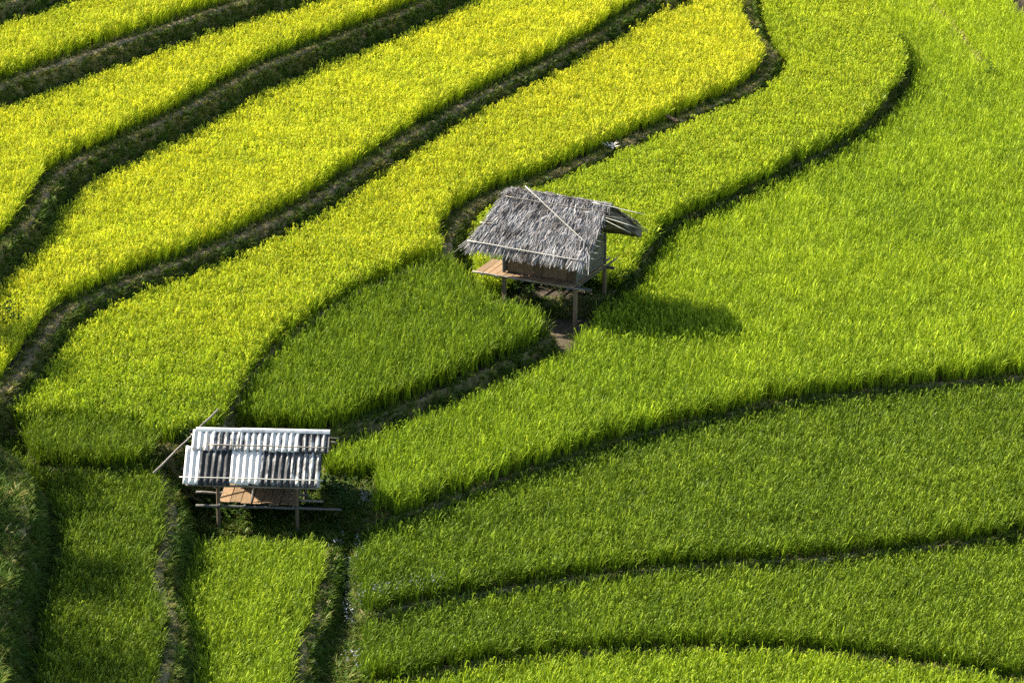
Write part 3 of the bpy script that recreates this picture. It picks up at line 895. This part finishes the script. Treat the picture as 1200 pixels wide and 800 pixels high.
# ------------------------------------------------------------------ thatched hut on stilts
h1 = empty('thatched_hut', HUT1, HUT1_YAW)
tag(h1, 'stilt hut with grey straw thatch roof, plank walls and an open porch floor', 'hut')
W, D, FZ = 2.5, 2.2, 1.62; RU = .19
for (x, y, lab) in ((0, 0, 'pale front corner post'), (-W, 0, None), (-W, D, None), (0, D, None)):
    mb = MB(); mb.box((0, 0, 0), (.115, .115, FZ + .30), None, .012, .012)
    o = mb.obj('post', M_post, h1); o.location = (x, y, (FZ + .30) / 2 - .30 - .05); o.rotation_euler = (random.uniform(-.012, .012), random.uniform(-.012, .012), random.uniform(-.2, .2))
    if lab: o['label'] = lab
for y in (0.0, D):
    plank(h1, 'beam', (-1.45, y + .01, FZ - .075), (4.0 if y == 0 else 3.6, .075, .10), M_grey)
for i, x in enumerate((-3.15, -2.62, -1.75, -.85, -.10)):
    plank(h1, 'joist', (x, D / 2 + .10, FZ - .012), (.065, D + .85 + .3 * (i == 4), .055), M_grey, (0, 0, random.uniform(-.02, .02)))
x = -3.42; i = 0
while x < -.08:                                           # floor boards run front to back
    w = min(random.uniform(.20, .30), .06 - x)
    dep = 1.25 if x < -2.6 else 2.35
    plank(h1, 'floor_plank', (x + w / 2, -.26 + dep / 2, FZ + .032), (w - .012, dep + random.uniform(-.03, .05), .03), M_floor, (random.uniform(-.006, .006), random.uniform(-.012, .012), 0))
    x += w; i += 1
pole(h1, 'edge_pole', (-3.50, -.27, FZ + .02), (.42, -.25, FZ + .0), .028, .024, M_pole)
pole(h1, 'edge_pole', (.075, -.32, FZ - .03), (.07, D + .80, FZ - .02), .035, .03, M_grey)
# front and back walls of upright boards
for yw, mat in ((.16, M_board), (D - .05, M_grey)):
    x = -W + .02
    while x < -.06:
        w = min(random.uniform(.22, .34), -.03 - x)
        hgt = 1.42 + random.uniform(-.03, .03)
        plank(h1, 'wall_board', (x + w / 2, yw + random.uniform(-.008, .008), FZ + .06 + hgt / 2), (w - .014, .024, hgt), mat, (0, random.uniform(-.008, .008), 0))
        x += w
def roof_y(z):                                            # front and back of the gable at height z
    z -= RU
    return (-.45 + (z - 2.3) * 1.5 / 1.55 + .16, 2.62 - (z - 2.3) * 1.55 / 1.55 - .16)
for xw in (.0, -W):
    z = FZ + .06
    while z < 3.55 + RU:
        hh = random.uniform(.17, .25)
        y0, y1 = roof_y(z + hh)
        y0, y1 = max(.02, y0), min(D - .0, y1)
        if y1 - y0 < .15: break
        plank(h1, 'wall_plank', (xw + random.uniform(-.008, .008), (y0 + y1) / 2, z + hh / 2), (.026, y1 - y0, hh - .016), M_grey, (random.uniform(-.012, .012), 0, 0))
        z += hh
    for y in (.03, D - .03):
        plank(h1, 'corner_post', (xw + (.035 if xw == 0 else -.035), y, FZ + .55), (.07, .07, 1.05), M_grey)

# thatch: straw bundles in overlapping courses on a solid underlay
def slope(e0, e1, r0, r1):
    e0, e1, r0, r1 = map(Vector, (e0, e1, r0, r1))
    return lambda s, t: (r0.lerp(r1, s)).lerp(e0.lerp(e1, s), t) + Vector((0, 0, RU))
front = slope((-3.50, -.45, 2.34), (.50, -.45, 2.30), (-2.80, 1.05, 3.88), (.60, 1.08, 3.84))
back = slope((-3.30, 2.70, 2.45), (1.08, 2.75, 2.58), (-2.80, 1.08, 3.88), (.66, 1.06, 3.84))
def thatch(parent, f, nrm_sign, courses, label, fringe, seed):
    r = random.Random(seed)
    mb = MB(); bl = []
    # underlay slab
    NS, NT = 26, 12
    def nrm(s, t):
        a = f(min(s + .01, 1), t) - f(max(s - .01, 0), t); b = f(s, min(t + .01, 1)) - f(s, max(t - .01, 0))
        n = a.cross(b).normalized()
        return n if n.z > 0 else -n
    vs_ = []
    for lay in (0, 1):
        for i in range(NS + 1):
            for j in range(NT + 1):
                s, t = i / NS, j / NT
                p = f(s, t) + nrm(s, t) * (.0 if lay else -.12 if fringe < 2 else -.24)
                vs_.append(p + Vector((0, 0, .05 * noise.noise(p * 1.5) - .04 * math.sin(math.pi * s) * 0)))
    k = (NS + 1) * (NT + 1)
    fs = []
    for i in range(NS):
        for j in range(NT):
            a = i * (NT + 1) + j
            fs.append((k + a, k + a + 1, k + a + NT + 2, k + a + NT + 1)); fs.append((a, a + NT + 1, a + NT + 2, a + 1))
    for i in range(NS):
        for j in (0, NT):
            a = i * (NT + 1) + j; b = a + NT + 1
            fs.append((a, b, k + b, k + a))
    for j in range(NT):
        for i in (0, NS):
            a = i * (NT + 1) + j; b = a + 1
            fs.append((a, b, k + b, k + a))
    mb.add(vs_, fs); bl += [.25] * len(vs_)
    for c in range(courses, -1, -1):
        tb = c / courses                                   # bottom end of this course
        n = 62
        for q in range(n):
            s = (q + r.uniform(-.3, .3)) / (n - 1); s = min(max(s, 0.0), 1.0)
            tone = .5 + .30 * noise.noise((s * 9, c * 1.7, seed)) + r.uniform(-.16, .16)
            for k2 in range(12):
                s1 = s + r.uniform(-.014, .014)
                ln_ = r.uniform(.36, .58) * (1.25 if c == courses and fringe else 1)
                te = tb + r.uniform(-.02, .045) + (r.uniform(0, .07) if c == courses and fringe else 0)
                ts = te - ln_ / 2.15
                d = f(min(max(s1, 0), 1), 1) - f(min(max(s1, 0), 1), 0); d.normalize()
                nn = nrm(min(max(s1, .02), .98), .5)
                base = f(s1, te)
                if te > 1: base.z -= (te - 1) * .9; base -= Vector((0, 0, 0))
                side = (f(1, .5) - f(0, .5)).normalized()
                sway = side * (r.gauss(-.06, .22)) * ln_
                lift = max(.02, .055 + .05 * noise.noise((s * 14, c * 2.3, seed + 3)) + r.uniform(-.03, .05))
                p2 = base + nn * lift + sway; p0 = f(s1, max(ts, -.02)) + nn * .012; p1 = p0.lerp(p2, .55) + nn * (lift * .7)
                w = r.uniform(.004, .0105) if r.random() < .7 else r.uniform(.011, .021)
                sd = (side + nn * r.uniform(-.7, .7)).normalized()
                v = [p0 - sd * w, p0 + sd * w, p1 - sd * w, p1 + sd * w, p2 - sd * w * .6, p2 + sd * w * .6]
                mb.add(v, [(0, 1, 3, 2), (2, 3, 5, 4)])
                tv = tone + r.uniform(-.2, .2)
                bl += [tv, tv, tv, tv, tv + .05, tv + .05]
    o = mb.obj('thatch', M_thatch, parent)
    a = o.data.attributes.new('blade', 'FLOAT', 'POINT'); a.data.foreach_set('value', np.array(bl, np.float32))
    o['kind'] = 'stuff'; o['label'] = label
    return o
thatch(h1, front, 1, 12, 'weathered grey straw of the front roof slope', True, 3)
thatch(h1, back, 1, 10, 'darker straw of the back roof slope', 2, 8)
# straw bundled over the ridge
mb = MB(); bl = []; r = random.Random(5)
for q in range(420):
    s = r.random()
    c = front(s, 0) + Vector((r.uniform(-.03, .03), r.uniform(-.03, .03), .05 + r.uniform(0, .05)))
    tone = .55 + r.uniform(-.3, .25)
    for sg in (-1, 1):
        e = (front if sg < 0 else back)(min(max(s + r.uniform(-.02, .02), 0), 1), r.uniform(.10, .19)) + Vector((0, sg * .02, r.uniform(.05, .09)))
        w = r.uniform(.010, .02); sd = Vector((1, 0, r.uniform(-.3, .3)))
        mid = c.lerp(e, .5) + Vector((0, 0, .04))
        mb.add([c - sd * w, c + sd * w, mid - sd * w, mid + sd * w, e - sd * w * .7, e + sd * w * .7], [(0, 1, 3, 2), (2, 3, 5, 4)]); bl += [tone + r.uniform(-.1, .1)] * 6
o = mb.obj('ridge_thatch', M_thatch, h1); a = o.data.attributes.new('blade', 'FLOAT', 'POINT'); a.data.foreach_set('value', np.array(bl, np.float32)); o['kind'] = 'stuff'
def on(f, s, t, up=.10):
    return f(s, t) + Vector((0, -.5, .85)).normalized() * up
pole(h1, 'roof_pole', on(front, .14, -.06, .14), on(front, .985, .70, .13), .017, .013, M_bamboo, label='long pale bamboo pole lying aslant on the thatch')
pole(h1, 'roof_pole', on(front, .03, .16, .17), on(front, 1.10, .13, .12), .017, .014, M_pole, sag=.02)
pole(h1, 'roof_pole', on(front, -.03, .955, .15), on(front, 1.02, .965, .15), .018, .015, M_bamboo, sag=.0)
pole(h1, 'roof_pole', on(front, -.04, .62, .09), on(front, .10, .61, .13), .020, .016, M_bamboo)
pole(h1, 'roof_pole', on(front, .86, .02, .12), on(front, 1.38, .04, .02), .014, .011, M_bamboo)
pole(h1, 'roof_pole', on(front, .80, .17), on(front, 1.34, .27, .04), .016, .012, M_bamboo)
pole(h1, 'roof_pole', on(front, .88, .19), on(front, 1.30, .36, .02), .014, .011, M_bamboo)
pole(h1, 'roof_pole', on(front, .92, .20, .09), on(front, 1.24, .16, .04), .013, .010, M_pole)
for i, t in enumerate((.33, .45, .56, .66, .76, .86)):
    pole(h1, 'batten', on(front, .95 + random.uniform(-.02, .02), t, .05), on(front, 1.07 + random.uniform(-.02, .03), t + random.uniform(-.01, .02), .02), .013, .010, M_bamboo, n=6)
pole(h1, 'rafter', front(.985, 1.02) + Vector((.05, 0, -.06)), front(.985, .0) + Vector((.05, 0, -.08)), .03, .028, M_pole)
pole(h1, 'rafter', front(.03, .98) + Vector((0, 0, -.16)), front(.03, .05) + Vector((0, 0, -.16)), .03, .028, M_pole)

# ------------------------------------------------------------------ shelter with corrugated sheets
h2 = empty('sheet_roofed_shelter', HUT2, HUT2_YAW)
tag(h2, 'small open stilt shelter roofed with stained white corrugated sheets', 'hut')
W2, D2, F2Z = 2.2, 1.75, .90
for (x, y, h) in ((0, 0, 1.75), (W2, 0, 1.75), (.02, D2, 1.95), (W2 + .02, D2, 1.95)):
    pole(h2, 'post', (x, y, -.25), (x + random.uniform(-.02, .02), y, h), .058, .05, M_post, wob=.006, n=9)
for y, z, x0, x1 in ((-.08, F2Z - .05, -.62, 3.45), (D2 + .07, F2Z - .03, -.2, 2.6), (.85, F2Z - .055, -.05, 2.4)):
    pole(h2, 'beam', (x0, y, z), (x1, y + .02, z - .02), .042, .036, M_grey)
pole(h2, 'beam', (-.72, .62, F2Z + .05), (.10, .62, F2Z + .03), .04, .036, M_pole)
pole(h2, 'beam', (2.1, .30, F2Z + .02), (2.9, .30, F2Z + .0), .036, .03, M_pole)
pole(h2, 'beam', (-1.30, D2 - .1, F2Z + .30), (-.02, D2 + .06, F2Z + .26), .045, .038, M_pole)
for i, x in enumerate((0.04, .75, 1.45, 2.12)):
    plank(h2, 'joist', (x, D2 / 2, F2Z + .005), (.06, D2 + .35, .05), M_grey)
x = .02
while x < W2 - .03:                                       # floor boards, front to back
    w = min(random.uniform(.20, .32), W2 + .02 - x)
    plank(h2, 'floor_plank', (x + w / 2, D2 / 2 + random.uniform(-.06, .04), F2Z + .048), (w - .022, D2 + .1, .026), M_floor, (random.uniform(-.008, .008), random.uniform(-.02, .02), random.uniform(-.012, .012)))
    x += w
x = .12
for i in range(9):                                         # low back wall of upright boards
    w = random.uniform(.20, .26)
    plank(h2, 'wall_board', (x + w / 2, D2 - .12 + random.uniform(-.02, .02), F2Z + .06 + .34), (w - .03, .022, .68), M_board, (random.uniform(-.03, .03), random.uniform(-.05, .05), 0))
    x += w
    if x > W2 - .2: break
pole(h2, 'brace', (.92, .02, F2Z + .06), (1.02, .35, F2Z + .85), .022, .018, M_bamboo)
ROOF_ANG = math.atan2(1.06, 1.30)
SLEN = math.hypot(1.06, 1.30)
RZ = 2.69
for y_, z_ in ((-.30, 1.64), (.30, 2.13), (.92, 2.64), (1.55, 2.17), (2.15, 1.68)):   # purlins
    pole(h2, 'purlin', (-.85, y_, z_ - .075), (2.85, y_, z_ - .085), .034, .03, M_pole)
for x in (-.05, W2 + .05):
    pole(h2, 'rafter', (x, -.33, 1.64 - .14), (x, .95, 2.64 - .09), .035, .032, M_pole)
    pole(h2, 'rafter', (x, 2.2, 1.66 - .14), (x, .95, 2.64 - .09), .035, .032, M_pole)

def sheet(x0, width, t0, t1, lift, mat, front_side=True, skew=0.0, seed=0):
    r = random.Random(seed)
    pitch = .177
    nx, ny = max(8, int(width / pitch * 10)), 7
    mb = MB(); cr = []
    bot = [r.uniform(-.02, .02) for _ in range(40)]
    for lay in (0, 1):
        for i in range(nx + 1):
            x = width * i / nx
            c = math.sin(2 * math.pi * x / pitch)
            for j in range(ny + 1):
                t = t0 + (t1 - t0) * j / ny
                yy = -t + (bot[int(x / pitch)] + .01 * noise.noise((x * 20, seed, 0)) if j == ny else 0)
                mb.v.append((x, yy, math.copysign(abs(c) ** .8, c) * .019 - lay * .006 + .006 * noise.noise((x * 3, yy * 3, seed))))
                cr.append(c * .5 + .5)
    k = (nx + 1) * (ny + 1)
    for i in range(nx):
        for j in range(ny):
            a = i * (ny + 1) + j
            mb.f += [(a, a + 1, a + ny + 2, a + ny + 1), (k + a, k + a + ny + 1, k + a + ny + 2, k + a + 1)]
    for i in range(nx):
        for j in (0, ny):
            a = i * (ny + 1) + j; b = a + ny + 1
            mb.f.append((a, b, k + b, k + a) if j == 0 else (b, a, k + a, k + b))
    for j in range(ny):
        for i in (0, nx):
            a = i * (ny + 1) + j; b = a + 1
            mb.f.append((b, a, k + a, k + b) if i == 0 else (a, b, k + b, k + a))
    mb.m = [0] * len(mb.f)
    o = mb.obj('roof_sheet', mat, h2, smooth=True)
    at_ = o.data.attributes.new('crest', 'FLOAT', 'POINT'); at_.data.foreach_set('value', np.array(cr, np.float32))
    if front_side:
        Mx = Matrix.Translation((x0, .95, RZ)) @ Matrix.Rotation(ROOF_ANG, 4, 'X') @ Matrix.Translation((0, 0, lift)) @ Matrix.Rotation(skew, 4, 'Z')
    else:
        Mx = Matrix.Translation((x0 + width, .95, RZ)) @ Matrix.Rotation(math.pi, 4, 'Z') @ Matrix.Rotation(ROOF_ANG, 4, 'X') @ Matrix.Translation((0, 0, lift)) @ Matrix.Rotation(skew, 4, 'Z')
    o.matrix_local = Mx
    return o
low = [(-.94, .52, -.70, 'clean white corrugated sheet'), (-.50, .90, -.12, 'soot-blackened corrugated sheet'), (.36, .88, -1.0, 'bright white new corrugated sheet'), (1.21, .90, -.17, 'black-streaked corrugated sheet'), (2.04, .84, -.25, 'grey-streaked corrugated sheet')]
upp = [(-.78, .62, -.60, 'white corrugated sheet with a rust stain'), (-.22, .80, -.28, 'grey-stained corrugated sheet'), (.54, .92, -.38, 'mostly white upper corrugated sheet'), (1.42, .80, -.45, 'white upper corrugated sheet'), (2.16, .90, -.22, 'dark-grooved upper corrugated sheet')]
for i, (x0, w, d, lab) in enumerate(low):
    o = sheet(x0, w, .50, SLEN + (.04 if i != 2 else .0), .006 + .010 * (i % 2) + (.012 if i == 2 else 0), sheet_mat('sheet_low_%d' % i, d, .35 if i == 2 else 0, i + 1.0), True, random.uniform(-.012, .012), 20 + i)
    o['label'] = lab
for i, (x0, w, d, lab) in enumerate(upp):
    o = sheet(x0, w, .0, .64, .040 + .008 * (i % 2), sheet_mat('sheet_up_%d' % i, d, .9 if i == 0 else .0, i + 9.0), True, random.uniform(-.012, .012), 40 + i)
    o['label'] = lab
for i in range(4):
    sheet(-.9 + i * .96, 1.0, .0, SLEN, .006 + .010 * (i % 2), sheet_mat('sheet_back_%d' % i, -.2, 0, i + 20.0), False, 0, 60 + i)
M_cap = rough_mat('ridge_cap', [(0.3, (0.270, 0.270, 0.261)), (0.5, (0.594, 0.594, 0.576)), (0.8, (0.684, 0.684, 0.666))], scale=3, bump=.15, rough=.7)
for x0, x1, dz in ((-.70, .62, .0), (.56, 3.06, .012)):
    mb = MB(); prof = [(-.085, -.075), (-.06, -.035), (-.028, .0), (.028, .0), (.06, -.035), (.085, -.075)]
    vs_ = [(x, .95 + y, RZ + .085 + z + dz - sh) for sh in (0, .012) for x in (x0, (x0 + x1) / 2, x1) for (y, z) in prof]
    fs = []
    for s_ in (0, 1):
        for i in (0, 1):
            for j in range(5):
                a = s_ * 18 + i * 6 + j
                fs.append((a, a + 6, a + 7, a + 1) if s_ == 0 else (a, a + 1, a + 7, a + 6))
    for i in (0, 1):
        for j in (0, 5):
            a = i * 6 + j; fs.append((a, a + 6, a + 24, a + 18))
    for j in range(5):
        for i in (0, 2):
            a = i * 6 + j; fs.append((a, a + 1, a + 19, a + 18))
    mb.add(vs_, fs); mb.obj('ridge_cap', M_cap, h2)
def on2(x, t, up=.10):
    q = Matrix.Rotation(ROOF_ANG, 3, 'X') @ Vector((0, -t, up))
    return Vector((x, .95 + q.y, RZ + q.z))
pole(h2, 'roof_pole', on2(-.28, .50, .115), on2(3.10, .52, .115), .021, .018, M_pole, wob=.004)
pole(h2, 'roof_pole', on2(-1.02, 1.52, .075), on2(2.98, 1.52, .075), .019, .017, M_bamboo, wob=.004)
pole(h2, 'roof_pole', (2.85, 1.18, 2.46), (3.28, 1.20, 2.44), .02, .018, M_pole)
pole(h2, 'roof_pole', (2.80, 1.5, 2.2), (3.2, 1.5, 2.18), .03, .025, M_pole)

# ------------------------------------------------------------------ loose things
a = at(186, 548, ZS['FL'] + .75); b = at(256, 479, ZS['F6'] + 1.1); a = a + (a - b) * .08
tag(pole(None, 'wooden_pole', a, b, .036, .026, M_pole, wob=.012), 'thin grey wooden pole leaning against the terrace edge beside the shelter', 'pole')
p0 = at(787, 139, ZS['F6'] + .22)
mb = MB(); mb.box((0, 0, 0), (.62, .17, .06), None, .012)
o = mb.obj('wood_plank', M_floor); o.location = p0; o.rotation_euler = (.1, .14, R(-50))
tag(o, 'short pale plank lying on the grassy bund', 'plank')
p0 = at(716, 172, ZS['F6'] + .18)
mb = MB()
for i in range(26):
    az = random.uniform(0, 6.28); l = random.uniform(.14, .32)
    c = p0 + Vector((random.uniform(-.1, .1), random.uniform(-.08, .08), random.uniform(-.02, .05)))
    d = Vector((math.cos(az), math.sin(az), random.uniform(-.05, .5))); s_ = Vector((-d.y, d.x, .2)).normalized() * random.uniform(.02, .04)
    mb.add([c - s_ * .4, c + d * l * .5 - s_, c + d * l, c + d * l * .5 + s_], [(0, 1, 2, 3)])
tag(mb.obj('straw_bundle', M_bamboo), 'small heap of dry pale straw on the grassy bund', 'straw')
